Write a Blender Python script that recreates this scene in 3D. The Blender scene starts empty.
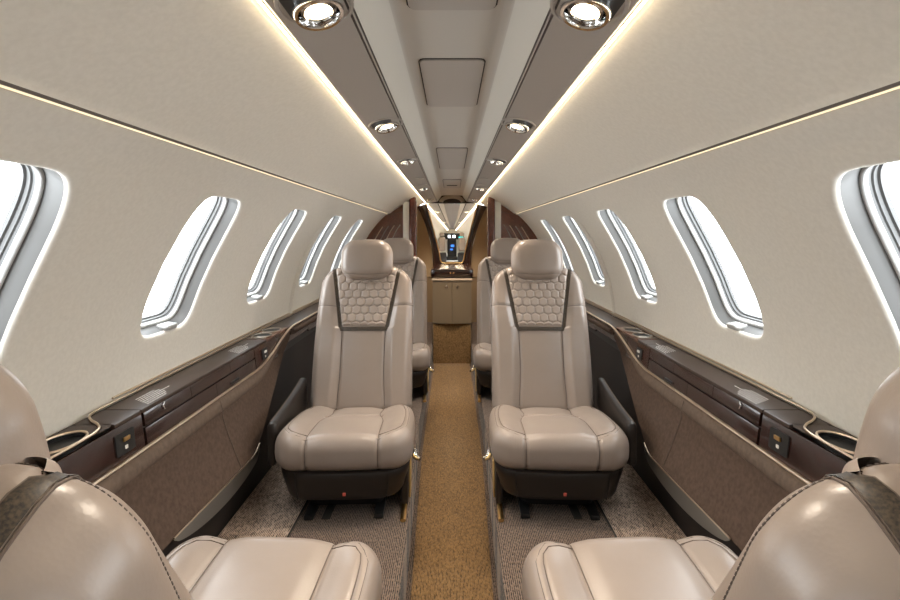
import bpy, bmesh, math, random
from mathutils import Vector, Matrix
from mathutils.bvhtree import BVHTree
random.seed(4)
C = bpy.context.scene.collection
PI = math.pi
R = math.radians
CZ = 0.888            # eye height above the cabin floor
RC = 0.82             # radius of the cabin lining
ZC = CZ - 0.451       # height of the fuselage axis
Y0, Y1 = -1.9, 5.1    # cabin ends
YP = 4.10             # forward partitions
AISLE = -0.157

# ------------------------------------------------------------------ materials
def mat(name, col, rough=0.5, metal=0.0, spec=0.5, coat=0.0, bump=None, bstr=0.1, bdist=0.001, var=None, vs=30, aniso=None, sheen=0.0):
    m = bpy.data.materials.new(name); m.use_nodes = True
    nt = m.node_tree; b = nt.nodes['Principled BSDF']
    b.inputs['Base Color'].default_value = (*col, 1)
    b.inputs['Roughness'].default_value = rough
    b.inputs['Metallic'].default_value = metal
    b.inputs['Specular IOR Level'].default_value = spec
    b.inputs['Coat Weight'].default_value = coat
    b.inputs['Coat Roughness'].default_value = 0.08
    b.inputs['Sheen Weight'].default_value = sheen
    tc = nt.nodes.new('ShaderNodeTexCoord')
    if bump:
        if bump == 'noise':
            n = nt.nodes.new('ShaderNodeTexNoise'); n.inputs['Scale'].default_value = vs if var is None else 260
            n.inputs['Detail'].default_value = 4; out = n.outputs['Fac']
        else:
            n = nt.nodes.new('ShaderNodeTexVoronoi'); n.inputs['Scale'].default_value = 330; out = n.outputs['Distance']
        nt.links.new(tc.outputs['Object'], n.inputs['Vector'])
        bp = nt.nodes.new('ShaderNodeBump'); bp.inputs['Strength'].default_value = bstr; bp.inputs['Distance'].default_value = bdist
        nt.links.new(out, bp.inputs['Height']); nt.links.new(bp.outputs['Normal'], b.inputs['Normal'])
    if var:
        n2 = nt.nodes.new('ShaderNodeTexNoise'); n2.inputs['Scale'].default_value = vs; n2.inputs['Detail'].default_value = 5
        nt.links.new(tc.outputs['Object'], n2.inputs['Vector'])
        r = nt.nodes.new('ShaderNodeValToRGB'); r.color_ramp.elements[0].position = 0.35; r.color_ramp.elements[1].position = 0.65
        r.color_ramp.elements[0].color = (*var, 1); r.color_ramp.elements[1].color = (*col, 1)
        nt.links.new(n2.outputs['Fac'], r.inputs['Fac']); nt.links.new(r.outputs['Color'], b.inputs['Base Color'])
    return m

def wood_mat(name, c1, c2):
    m = mat(name, c1, 0.25, coat=0.7)
    nt = m.node_tree; b = nt.nodes['Principled BSDF']
    tc = nt.nodes.new('ShaderNodeTexCoord'); mp = nt.nodes.new('ShaderNodeMapping')
    mp.inputs['Scale'].default_value = (40, 3, 40)
    n = nt.nodes.new('ShaderNodeTexNoise'); n.inputs['Scale'].default_value = 2.5; n.inputs['Detail'].default_value = 6; n.inputs['Distortion'].default_value = 1.2
    r = nt.nodes.new('ShaderNodeValToRGB'); r.color_ramp.elements[0].color = (*c2, 1); r.color_ramp.elements[1].color = (*c1, 1)
    r.color_ramp.elements[0].position = 0.35; r.color_ramp.elements[1].position = 0.7
    nt.links.new(tc.outputs['Object'], mp.inputs['Vector']); nt.links.new(mp.outputs['Vector'], n.inputs['Vector'])
    nt.links.new(n.outputs['Fac'], r.inputs['Fac']); nt.links.new(r.outputs['Color'], b.inputs['Base Color'])
    return m

def carpet_mat(name, dark, mid, light, sx=95, sy=150, thr=0.5):
    """looped pile: rows running fore and aft with flecks of lighter yarn"""
    m = mat(name, mid, 0.95, spec=0.1, sheen=0.2)
    nt = m.node_tree; b = nt.nodes['Principled BSDF']
    tc = nt.nodes.new('ShaderNodeTexCoord')
    w = nt.nodes.new('ShaderNodeTexWave'); w.wave_type = 'BANDS'; w.bands_direction = 'X'
    w.inputs['Scale'].default_value = sx; w.inputs['Distortion'].default_value = 1.2; w.inputs['Detail'].default_value = 2; w.inputs['Detail Scale'].default_value = 2
    nt.links.new(tc.outputs['Object'], w.inputs['Vector'])
    mp = nt.nodes.new('ShaderNodeMapping'); mp.inputs['Scale'].default_value = (2.1, 0.8, 1)
    n = nt.nodes.new('ShaderNodeTexNoise'); n.inputs['Scale'].default_value = sy; n.inputs['Detail'].default_value = 3
    nt.links.new(tc.outputs['Object'], mp.inputs['Vector']); nt.links.new(mp.outputs['Vector'], n.inputs['Vector'])
    mx = nt.nodes.new('ShaderNodeMath'); mx.operation = 'MULTIPLY_ADD'; mx.inputs[1].default_value = 0.35
    nt.links.new(w.outputs['Fac'], mx.inputs[0]); nt.links.new(n.outputs['Fac'], mx.inputs[2])
    r = nt.nodes.new('ShaderNodeValToRGB'); e = r.color_ramp.elements
    e[0].position = thr; e[0].color = (*dark, 1); e[1].position = thr + 0.26; e[1].color = (*light, 1)
    k = e.new(thr + 0.13); k.color = (*mid, 1)
    nt.links.new(mx.outputs[0], r.inputs['Fac']); nt.links.new(r.outputs['Color'], b.inputs['Base Color'])
    bp = nt.nodes.new('ShaderNodeBump'); bp.inputs['Strength'].default_value = 0.8; bp.inputs['Distance'].default_value = 0.004
    nt.links.new(mx.outputs[0], bp.inputs['Height']); nt.links.new(bp.outputs['Normal'], b.inputs['Normal'])
    return m

def emit(name, col, s):
    m = bpy.data.materials.new(name); m.use_nodes = True; nt = m.node_tree
    nt.nodes.clear(); e = nt.nodes.new('ShaderNodeEmission'); o = nt.nodes.new('ShaderNodeOutputMaterial')
    e.inputs['Color'].default_value = (*col, 1); e.inputs['Strength'].default_value = s
    nt.links.new(e.outputs[0], o.inputs['Surface']); return m

def glass_mat():
    m = bpy.data.materials.new('window glass'); m.use_nodes = True; nt = m.node_tree; nt.nodes.clear()
    t = nt.nodes.new('ShaderNodeBsdfTransparent'); t.inputs['Color'].default_value = (0.97, 0.98, 0.98, 1)
    g = nt.nodes.new('ShaderNodeBsdfGlossy'); g.inputs['Roughness'].default_value = 0.03
    mx = nt.nodes.new('ShaderNodeMixShader'); mx.inputs['Fac'].default_value = 0.05
    o = nt.nodes.new('ShaderNodeOutputMaterial')
    nt.links.new(t.outputs[0], mx.inputs[1]); nt.links.new(g.outputs[0], mx.inputs[2]); nt.links.new(mx.outputs[0], o.inputs['Surface'])
    return m

M = dict(
    wall=mat('cream fabric wall', (0.79, 0.755, 0.685), 0.85, spec=0.2, bump='noise', bstr=0.22, bdist=0.0008, var=(0.745, 0.71, 0.64), vs=110),
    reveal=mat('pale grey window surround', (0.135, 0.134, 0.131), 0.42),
    seal=mat('dark grey seal', (0.10, 0.10, 0.10), 0.5),
    ridge=mat('light window ring', (0.45, 0.45, 0.44), 0.3),
    taupe=mat('taupe satin ceiling panel', (0.39, 0.355, 0.32), 0.42, bump='noise', bstr=0.03, vs=400),
    chan=mat('pale grey fabric ceiling', (0.70, 0.685, 0.635), 0.75, spec=0.25, bump='noise', bstr=0.15, vs=300),
    chan2=mat('grey centre ceiling', (0.58, 0.555, 0.51), 0.6, spec=0.3, bump='noise', bstr=0.1, vs=300),
    hatch=mat('grey hatch', (0.46, 0.43, 0.395), 0.5),
    groove=mat('dark gap', (0.03, 0.026, 0.022), 0.7),
    joint=mat('brown joint', (0.14, 0.12, 0.105), 0.6),
    leather=mat('taupe leather', (0.300, 0.245, 0.208), 0.31, spec=0.5, bump='vor', bstr=0.10, bdist=0.0006, var=(0.280, 0.226, 0.190), vs=9),
    quilt=mat('quilted pale leather', (0.36, 0.295, 0.25), 0.32, spec=0.5, bump='vor', bstr=0.10, bdist=0.0006),
    seam=mat('brown seam piping', (0.11, 0.08, 0.062), 0.6),
    thread=mat('dark thread', (0.09, 0.07, 0.06), 0.7),
    band=mat('dark woven band', (0.075, 0.052, 0.030), 0.45, var=(0.010, 0.007, 0.006), vs=420),
    dark=mat('dark brown leather', (0.014, 0.010, 0.008), 0.42, bump='vor', bstr=0.08, bdist=0.0005),
    black=mat('black plastic', (0.012, 0.012, 0.012), 0.4),
    dkside=mat('dark side lining', (0.018, 0.013, 0.011), 0.6, bump='noise', bstr=0.08, vs=300),
    suede=mat('brown suede', (0.108, 0.073, 0.055), 0.85, spec=0.15, var=(0.080, 0.053, 0.040), vs=95, bump='noise', bstr=0.3, bdist=0.001),
    suedepad=mat('taupe suede roll', (0.15, 0.108, 0.082), 0.7, spec=0.25, bump='noise', bstr=0.2, bdist=0.001, var=(0.115, 0.082, 0.062), vs=90),
    ledge=mat('brown satin ledge', (0.055, 0.037, 0.029), 0.42, spec=0.35),
    gold=mat('champagne trim', (0.72, 0.58, 0.43), 0.33, metal=1.0),
    brass=mat('brass', (0.78, 0.52, 0.22), 0.3, metal=1.0),
    chrome=mat('chrome', (0.8, 0.8, 0.8), 0.12, metal=1.0),
    steel=mat('brushed steel', (0.40, 0.36, 0.31), 0.38, metal=1.0),
    wood=wood_mat('polished mahogany', (0.036, 0.009, 0.005), (0.013, 0.004, 0.0022)),
    woodpost=wood_mat('red mahogany post', (0.17, 0.04, 0.02), (0.08, 0.018, 0.009)),
    wood2=wood_mat('mid brown mahogany', (0.20, 0.070, 0.040), (0.10, 0.034, 0.020)),
    fabric=mat('beige side fabric', (0.40, 0.29, 0.175), 0.9, bump='noise', bstr=0.2, vs=400),
    cream=mat('cream trim', (0.88, 0.86, 0.80), 0.4),
    cab=mat('bronze satin door', (0.17, 0.125, 0.078), 0.32, spec=0.6),
    text=mat('white print', (0.92, 0.90, 0.88), 0.6),
    carpet=carpet_mat('brown loop carpet', (0.006, 0.004, 0.003), (0.030, 0.019, 0.014), (0.22, 0.155, 0.115), 60, 120, 0.44),
    carpet2=carpet_mat('flecked loop carpet', (0.010, 0.006, 0.0045), (0.075, 0.046, 0.034), (0.52, 0.39, 0.30), 60, 90, 0.44),
    runner=carpet_mat('golden aisle carpet', (0.016, 0.008, 0.003), (0.080, 0.040, 0.014), (0.30, 0.175, 0.068), 75, 110, 0.40),
    glass=glass_mat(),
    led=emit('warm cove light', (1.0, 0.80, 0.52), 8.5),
    lamp=emit('lamp face', (1.0, 0.80, 0.50), 7),
    screen=emit('white screen', (0.85, 0.95, 1.0), 2.6),
    screen2=emit('blue screen', (0.05, 0.22, 0.9), 0.9),
    screen3=emit('teal screen', (0.05, 0.75, 0.7), 1.6),
    red=mat('small red mark', (0.55, 0.10, 0.07), 0.5),
)

# ------------------------------------------------------------------ mesh helpers
class MB:
    def __init__(s): s.v = []; s.f = []; s.mi = []
    def add(s, vs, fs, mi=0):
        o = len(s.v); s.v += [tuple(p) for p in vs]; s.f += [tuple(i + o for i in f) for f in fs]; s.mi += [mi] * len(fs); return s
    def grid(s, rows, closed_u=False, closed_v=False, mi=0):
        """rows: list of equally long lists of points"""
        n = len(rows); m = len(rows[0]); fs = []
        for i in range(n if closed_v else n - 1):
            for j in range(m if closed_u else m - 1):
                fs.append((i * m + j, i * m + (j + 1) % m, ((i + 1) % n) * m + (j + 1) % m, ((i + 1) % n) * m + j))
        return s.add([p for r in rows for p in r], fs, mi)
    def box(s, x0, x1, y0, y1, z0, z1, mi=0):
        v = [(x, y, z) for x in (x0, x1) for y in (y0, y1) for z in (z0, z1)]
        return s.add(v, [(0, 1, 3, 2), (4, 6, 7, 5), (0, 4, 5, 1), (2, 3, 7, 6), (0, 2, 6, 4), (1, 5, 7, 3)], mi)
    def prism(s, prof, y0, y1, mi=0, ny=1):
        """closed profile of (x,z), run along y, capped"""
        rows = [[(x, y0 + (y1 - y0) * k / ny, z) for x, z in prof] for k in range(ny + 1)]
        o = len(s.v); s.grid(rows, closed_u=True, mi=mi); n = len(prof)
        s.f.append(tuple(o + i for i in range(n))[::-1]); s.f.append(tuple(o + ny * n + i for i in range(n))); s.mi += [mi, mi]
        return s
    def tube(s, pts, r, seg=8, closed=False, mi=0, caps=True, flat=1.0):
        pts = [Vector(p) for p in pts]; n = len(pts); rows = []
        up = Vector((0, 0, 1)); prev = None
        for i, p in enumerate(pts):
            a = pts[(i - 1) % n] if closed or i > 0 else p; b = pts[(i + 1) % n] if closed or i < n - 1 else p
            t = (b - a)
            if t.length < 1e-9: t = Vector((0, 1, 0))
            t.normalize()
            if prev is None:
                nn = up.cross(t)
                if nn.length < 1e-3: nn = Vector((1, 0, 0)).cross(t)
            else: nn = prev - t * prev.dot(t)
            nn.normalize(); prev = nn; bb = t.cross(nn)
            rr = r[i] if isinstance(r, (list, tuple)) else r
            rows.append([p + nn * (math.cos(2 * PI * k / seg) * rr) + bb * (math.sin(2 * PI * k / seg) * rr * flat) for k in range(seg)])
        o = len(s.v); s.grid(rows, closed_u=True, closed_v=closed, mi=mi)
        if caps and not closed:
            s.f.append(tuple(o + k for k in range(seg))); s.f.append(tuple(o + (n - 1) * seg + k for k in range(seg))); s.mi += [mi, mi]
        return s
    def lathe(s, prof, c, axis=Vector((0, 0, 1)), seg=32, sx=1.0, sy=1.0, mi=0):
        """prof: (radius, height) along axis"""
        axis = Vector(axis).normalized(); q = Vector((0, 0, 1)).rotation_difference(axis)
        rows = [[Vector(c) + q @ Vector((r * math.cos(2 * PI * k / seg) * sx, r * math.sin(2 * PI * k / seg) * sy, h)) for k in range(seg)] for r, h in prof]
        return s.grid(rows, closed_u=True, mi=mi)
    def disc(s, r, c, axis=(0, 0, 1), seg=32, sx=1.0, sy=1.0, mi=0):
        axis = Vector(axis).normalized(); q = Vector((0, 0, 1)).rotation_difference(axis)
        o = len(s.v); s.v += [tuple(Vector(c) + q @ Vector((r * sx * math.cos(2 * PI * k / seg), r * sy * math.sin(2 * PI * k / seg), 0))) for k in range(seg)]
        s.f.append(tuple(range(o, o + seg))); s.mi.append(mi); return s
    def rbox(s, c, size, r, rp=0, n=(12, 12, 8), warp=None, rot=None, plan=(0, 1), mi=0, rpf=None):
        """rounded box. size full; r edge radius; rp corner radius in the plane 'plan'. warp(p)->p in local space."""
        a = [x / 2 for x in size]; idx = {}; vs = []; fs = []
        def vid(i, j, k):
            key = (i, j, k)
            if key in idx: return idx[key]
            p = [-a[0] + size[0] * i / n[0], -a[1] + size[1] * j / n[1], -a[2] + size[2] * k / n[2]]
            e, f = plan; R_ = rpf(p) if rpf else rp
            if R_ > 0:                      # plan corners first, then the edge rounded square to the outline
                g = 3 - e - f; R_ = max(R_, r * 1.02)
                ti = min(a[e] - abs(p[e]), a[f] - abs(p[f])); tg = a[g] - abs(p[g]); t2 = ti
                if ti < r and tg < r:
                    e1, e2 = r - ti, r - tg; m = max(e1, e2); L = math.hypot(e1, e2)
                    if L > 1e-9: e1, e2 = e1 * m / L, e2 * m / L
                    t2 = r - e1; p[g] = math.copysign(a[g] - r + e2, p[g])
                u = abs(p[e]) - (a[e] - R_); v = abs(p[f]) - (a[f] - R_)
                if u > 0 and v > 0:
                    k2 = (R_ - t2) / max(1e-9, R_ - ti) * max(u, v) / math.hypot(u, v)
                    p[e] = math.copysign(a[e] - R_ + u * k2, p[e]); p[f] = math.copysign(a[f] - R_ + v * k2, p[f])
                elif t2 != ti:
                    if a[e] - abs(p[e]) <= a[f] - abs(p[f]): p[e] = math.copysign(a[e] - t2, p[e])
                    else: p[f] = math.copysign(a[f] - t2, p[f])
                p = Vector(p)
                if warp: p = Vector(warp(p))
                if rot: p = rot @ p
                idx[key] = len(vs); vs.append(p + Vector(c)); return idx[key]
            q = [max(-(a[t] - r), min(a[t] - r, p[t])) for t in range(3)]
            d = Vector([p[t] - q[t] for t in range(3)]); m = max(abs(x) for x in d)
            if m > 1e-9: d = d * (m / d.length)
            p = [q[t] + d[t] for t in range(3)]
            p = Vector(p)
            if warp: p = Vector(warp(p))
            if rot: p = rot @ p
            idx[key] = len(vs); vs.append(p + Vector(c)); return idx[key]
        for ax in range(3):
            o1, o2 = [t for t in range(3) if t != ax]
            for side in (0, n[ax]):
                for i in range(n[o1]):
                    for j in range(n[o2]):
                        q = []
                        for di, dj in ((0, 0), (1, 0), (1, 1), (0, 1)):
                            t = [0, 0, 0]; t[ax] = side; t[o1] = i + di; t[o2] = j + dj; q.append(vid(*t))
                        fs.append(q)
        return s.add(vs, fs, mi)
    def build(s, name, mats, parent=None, smooth=True, recalc=True, angle=None, loc=None):
        me = bpy.data.meshes.new(name)
        vs = s.v
        if loc is not None: vs = [(v[0] - loc[0], v[1] - loc[1], v[2] - loc[2]) for v in vs]
        me.from_pydata(vs, [], s.f)
        if not isinstance(mats, (list, tuple)): mats = [mats]
        for m in mats: me.materials.append(m)
        for p, i in zip(me.polygons, s.mi): p.material_index = i
        bm = bmesh.new(); bm.from_mesh(me)
        bmesh.ops.remove_doubles(bm, verts=bm.verts, dist=1e-6)
        if recalc: bmesh.ops.recalc_face_normals(bm, faces=bm.faces)
        bm.to_mesh(me); bm.free()
        if smooth:
            for p in me.polygons: p.use_smooth = True
            me.set_sharp_from_angle(angle=math.radians(angle or 38))
        o = bpy.data.objects.new(name, me); C.objects.link(o)
        if loc is not None: o.location = loc
        if parent: o.parent = parent
        return o

def mirror(mb):
    n = MB(); n.v = [(-x, y, z) for x, y, z in mb.v]; n.f = [tuple(reversed(f)) for f in mb.f]; n.mi = list(mb.mi); return n
def tag(o, label, cat, group=None, kind=None):
    if label: o['label'] = label
    if cat: o['category'] = cat
    if group: o['group'] = group
    if kind: o['kind'] = kind
    return o
def struct(o, label=None):
    o['kind'] = 'structure'
    if label: o['label'] = label
    o['category'] = 'structure'
    return o
def empty(name, loc=(0, 0, 0), rz=0):
    o = bpy.data.objects.new(name, None); C.objects.link(o); o.location = loc; o.rotation_euler = (0, 0, rz); o.empty_display_size = 0.05; return o
def copy_tree(o, parent=None):
    kids = list(o.children); c = o.copy(); C.objects.link(c)
    if parent: c.parent = parent
    for k in kids: copy_tree(k, c)
    return c
def lerp(a, b, t): return a + (b - a) * t
def sstep(a, b, x):
    t = max(0, min(1, (x - a) / (b - a))); return t * t * (3 - 2 * t)
def resample(pts, n):
    pts = [Vector(p) for p in pts]; L = [0]
    for a, b in zip(pts, pts[1:]): L.append(L[-1] + (b - a).length)
    out = []
    for k in range(n):
        d = L[-1] * k / (n - 1); i = 0
        while i < len(L) - 2 and L[i + 1] < d: i += 1
        t = (d - L[i]) / max(1e-9, L[i + 1] - L[i]); out.append(pts[i].lerp(pts[i + 1], t))
    return out
def spline(pts, n):
    """Catmull-Rom through pts, resampled"""
    P = [Vector(p) for p in pts]; P = [P[0] * 2 - P[1]] + P + [P[-1] * 2 - P[-2]]; out = []
    for i in range(1, len(P) - 2):
        for k in range(12):
            t = k / 12; a, b, c, d = P[i - 1], P[i], P[i + 1], P[i + 2]
            out.append(0.5 * ((2 * b) + (c - a) * t + (2 * a - 5 * b + 4 * c - d) * t * t + (3 * b - a - 3 * c + d) * t ** 3))
    out.append(P[-2]); return resample(out, n)

# ------------------------------------------------------------------ cabin shell
def cyl(th, y, off=0.0):        # th degrees above horizontal, off = outward
    t = math.radians(th); r = RC + off
    return (r * math.cos(t), y, ZC + r * math.sin(t))
TH_LO, TH_UP, TH_TOP = 2.2, 50.3, 70.2
PITCH = 0.662
WIN_Y = [0.740 + 0.662 * k for k in range(-3, 6)]       # window centres, -1.2 ... 4.0 (last is behind the partition)
WIN_Y = [y for y in WIN_Y if y < 3.6]
TH_C = 27.3; HS = 0.207; HW = 0.131                    # centre angle, half arc height, half width

def win_loop(cy, grow, off, n=72):
    """rounded outline of a window; top a little narrower and shifted aft"""
    pts = []
    for k in range(n):
        t = 2 * PI * k / n; c, s_ = math.cos(t), math.sin(t); e = 2 / 5.6
        px = math.copysign(abs(c) ** e, c) * (HW + grow); ps = math.copysign(abs(s_) ** e, s_) * (HS + grow)
        u = ps / HS
        px = px * (1 - 0.10 * max(0, u) ** 2) - 0.040 * max(0, u) ** 2
        pts.append(cyl(TH_C + math.degrees(ps / RC), cy + px, off))
    return pts
def rect_loop(y0, y1, cy, n=72):
    pts = []
    s0 = math.radians(TH_LO - TH_C) * RC; s1 = math.radians(TH_UP - TH_C) * RC
    for k in range(n):
        t = 2 * PI * k / n; c, s_ = math.cos(t), math.sin(t)
        tx = ((y1 - cy) if c > 0 else (y0 - cy)) / c if abs(c) > 1e-6 else 1e9
        ts = (s1 if s_ > 0 else s0) / s_ if abs(s_) > 1e-6 else 1e9
        m = min(abs(tx), abs(ts)); pts.append((m * c, m * s_))
    # snap the nearest samples to the four corners
    for cx in (y0 - cy, y1 - cy):
        for cs in (s0, s1):
            i = min(range(n), key=lambda q: (pts[q][0] - cx) ** 2 + (pts[q][1] - cs) ** 2); pts[i] = (cx, cs)
    return pts
def wall_side(sgn, name):
    w = MB()
    for i, cy in enumerate(WIN_Y):
        y0 = cy - PITCH / 2; y1 = cy + PITCH / 2
        if i == 0: y0 = Y0
        if i == len(WIN_Y) - 1: y1 = Y1
        R = rect_loop(y0, y1, cy); rows = []
        inner = win_loop(cy, 0.013, 0)
        n = len(inner); K = 10
        ip = []
        for p in inner:
            th = math.degrees(math.atan2(p[2] - ZC, p[0])); ip.append((p[1] - cy, math.radians(th - TH_C) * RC))
        for k in range(K + 1):
            t = k / K; rows.append([cyl(TH_C + math.degrees(lerp(R[j][1], ip[j][1], t) / RC), cy + lerp(R[j][0], ip[j][0], t)) for j in range(n)])
        for g, o in ((0.009, 0.0007), (0.0055, 0.0025), (0.003, 0.0055), (0.0018, 0.010)): rows.append(win_loop(cy, g, o))
        w.grid(rows, closed_u=True, mi=0)
    # upper lining: starts a little proud of the lower one with a grey edge, so the joint casts a line
    rows = []
    for th, off in ((TH_UP, 0.0), (TH_UP, -0.009), (TH_UP + 0.25, -0.0135), (TH_UP + 0.45, -0.0135), (TH_UP + 0.55, -0.0125)):
        rows.append([cyl(th, lerp(Y0, Y1, k / 8), off) for k in range(9)])
    w.grid(rows, mi=1)
    rows = []
    for k in range(15):
        th = lerp(TH_UP + 0.55, TH_TOP, k / 14); rows.append([cyl(th, lerp(Y0, Y1, q / 8), lerp(-0.0125, 0.004, k / 14)) for q in range(9)])
    w.grid(rows, mi=0)
    p_ = cyl(TH_TOP, 0, 0.004); w.grid([[(p_[0], Y0, p_[2]), (p_[0], Y1, p_[2])], [(p_[0] + 0.002, Y0, p_[2] + 0.05), (p_[0] + 0.002, Y1, p_[2] + 0.05)]], mi=0)
    # behind the console
    w.box(0.815, 0.835, Y0, Y1, -0.02, ZC + RC * math.sin(math.radians(TH_LO)) + 0.01, mi=2)
    if sgn < 0: w = mirror(w)
    return struct(w.build(name, [M['wall'], M['joint'], M['dkside']], angle=50))
wall_side(-1, 'wall_left'); wall_side(1, 'wall_right')

for q, s in enumerate((-1, 1)):      # soft rib of the lining between the third and fourth windows in view
    rb = MB(); rows = []
    for k in range(9):
        u = k / 8; rows.append([cyl(th, 2.50 + 0.045 * u - 0.012 * math.sin(math.radians(th) * 3), -0.0005 - 0.011 * math.sin(PI * u) * sstep(44, 30, th)) for th in [TH_LO + 1.2 * j for j in range(36)]])
    rb.grid(rows)
    if s < 0: rb = mirror(rb)
    struct(rb.build('trim_%d' % (q + 2), M['wall'], angle=80))

def window(sgn, cy, idx):
    t = empty('window_%d' % idx, (sgn * 0.73, cy, ZC + 0.37)); t['kind'] = 'structure'; t['category'] = 'window'
    inv = Matrix.Translation(-Vector(t.location))
    def put(mb, name, m, ang=40):
        if sgn < 0: mb = mirror(mb)
        mb.v = [tuple(inv @ Vector(v)) for v in mb.v]; return mb.build(name, m, t, angle=ang)
    # reveal, then the light ring, then the seal in front of the pane
    a = MB(); a.grid([win_loop(cy, g, o) for g, o in ((0.0022, 0.0095), (0.0005, 0.014), (-0.003, 0.026), (-0.0065, 0.036), (-0.009, 0.040))], closed_u=True)
    put(a, 'surround', M['reveal'])
    b = MB(); b.grid([win_loop(cy, g, o) for g, o in ((-0.008, 0.0385), (-0.011, 0.037), (-0.0145, 0.039), (-0.0155, 0.044), (-0.0155, 0.048))], closed_u=True)
    put(b, 'inner_ring', M['ridge'], 60)
    c = MB(); c.grid([win_loop(cy, g, o) for g, o in ((-0.0150, 0.045), (-0.016, 0.053), (-0.019, 0.055), (-0.019, 0.062), (-0.023, 0.064), (-0.023, 0.072))], closed_u=True)
    put(c, 'seal', M['seal'])
    d = MB()
    lo = win_loop(cy, -0.022, 0.067); hi = win_loop(cy, -0.022, 0.069)
    # pane follows the skin: strips across
    n = len(lo)
    def fill(loop):
        cen = cyl(TH_C, cy - 0.0, 0.067); rows = []
        cp = (0.0, 0.0); pts = []
        for p in loop:
            th = math.degrees(math.atan2(p[2] - ZC, p[0])); pts.append((p[1] - cy, th - TH_C))
        for k in range(7): rows.append([cyl(TH_C + q[1] * (1 - k / 6.02), cy + q[0] * (1 - k / 6.02), 0.067) for q in pts])
        return rows
    d.grid(fill(lo), closed_u=True)
    put(d, 'pane', M['glass'])
    # shade pull resting on the sill
    e = MB(); th = TH_C - math.degrees((HS - 0.004) / RC)
    p = Vector(cyl(th, cy + 0.03, 0.018)); ang = math.radians(th)
    rot = Matrix.Rotation(-ang, 3, 'Y')
    e.rbox(p, (0.034, 0.062, 0.013), 0.005, 0.008, (6, 8, 4), rot=rot)
    e.rbox(p + rot @ Vector((-0.014, 0, 0.003)), (0.012, 0.040, 0.016), 0.004, 0, (4, 6, 4), rot=rot)
    put(e, 'shade_pull', M['ridge'])
    return t
k = 1
for sgn in (-1, 1):
    for cy in WIN_Y: window(sgn, cy, k); k += 1

# floor with a dropped aisle
f = MB()
def aisle_hw(y): return 0.128 + 0.030 * sstep(1.0, 2.6, y)
ys = [Y0 + (YP - Y0) * k / 24 for k in range(25)]
for s in (-1, 1):
    rows = [[(s * 0.83, y, 0) for y in ys], [(s * 0.48, y, 0) for y in ys], [(s * (aisle_hw(y) + 0.006), y, 0) for y in ys],
            [(s * aisle_hw(y), y, -0.006) for y in ys], [(s * aisle_hw(y), y, AISLE) for y in ys]]
    f.grid(rows)
f.grid([[(-aisle_hw(y), y, AISLE) for y in ys], [(aisle_hw(y), y, AISLE) for y in ys]])
f.box(-0.83, 0.83, YP + 0.0, Y1, -0.02, 0.0)
f.box(-0.3, 0.3, YP, YP + 0.02, AISLE - 0.01, 0.0)
struct(f.build('floor', M['carpet'], angle=25), 'brown looped carpet on the cabin floor')
r = MB(); rows = []
ya = [Y0 + 0.02 + (YP - Y0 - 0.03) * k / 30 for k in range(31)]
r.grid([[(-(aisle_hw(y) - 0.014), y, AISLE + 0.001) for y in ya], [(-(aisle_hw(y) - 0.016), y, AISLE + 0.006) for y in ya],
        [((aisle_hw(y) - 0.016), y, AISLE + 0.006) for y in ya], [((aisle_hw(y) - 0.014), y, AISLE + 0.001) for y in ya]])
tag(r.build('carpet_runner', M['runner'], angle=25), 'golden brown carpet runner down the sunken centre aisle', 'carpet')
for s, w_ in ((-1, 'left'), (1, 'right')):
    c = MB(); c.box(0.485, 0.684, 1.02, 2.55, 0.001, 0.007)
    if s < 0: c = mirror(c)
    tag(c.build('side_carpet', M['carpet2'], smooth=False), 'flecked carpet strip on the floor along the %s sidewall' % w_, 'carpet', )
    c = MB(); c.box(0.479, 0.4845, 0.2, 2.55, 0.0008, 0.003)
    if s < 0: c = mirror(c)
    tag(c.build('carpet_joint', M['groove'], smooth=False), 'dark narrow joint between the two carpets under the %s seats' % w_, 'joint')
    t = MB(); t.box(s * 0.395 - 0.010, s * 0.395 + 0.010, 1.56, 3.4, 0.0005, 0.003)
    for q in (-0.011, 0.011): t.tube([(s * 0.395 + q, 1.56, 0.003), (s * 0.395 + q, 3.4, 0.003)], 0.002, 6)
    tag(t.build('seat_track', M['groove']), 'dark floor track emerging from under the %s seat skirt' % w_, 'track')

# ceiling
cl = MB()
def run(prof, mi, y0=Y0, y1=Y1, n=10):
    cl.grid([[(x, lerp(y0, y1, k / n), CZ + z) for k in range(n + 1)] for x, z in prof], mi=mi)
for s in (-1, 1):
    run([(s * 0.262, 0.345), (s * 0.262, 0.326), (s * 0.260, 0.3225), (s * 0.256, 0.321)], 0)
    run([(s * 0.256, 0.321), (s * 0.22, 0.329), (s * 0.19, 0.334), (s * 0.157, 0.339)], 0)
    run([(s * 0.157, 0.339), (s * 0.1565, 0.342), (s * 0.1545, 0.342), (s * 0.1535, 0.340)], 4)
    run([(s * 0.1535, 0.340), (s * 0.1515, 0.3385), (s * 0.150, 0.3400)], 0)
    run([(s * 0.150, 0.3400), (s * 0.149, 0.345), (s * 0.148, 0.345), (s * 0.147, 0.341)], 4)
    run([(s * 0.147, 0.341), (s * 0.130, 0.362), (s * 0.112, 0.390), (s * 0.107, 0.397)], 1)
    run([(s * 0.107, 0.397), (s * 0.100, 0.401), (s * 0.09, 0.402)], 3)
    run([(s * 0.262, 0.345), (s * 0.262, 0.372), (s * 0.29, 0.372)], 3)
run([(-0.09, 0.402), (0, 0.402), (0.09, 0.402)], 3)
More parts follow.
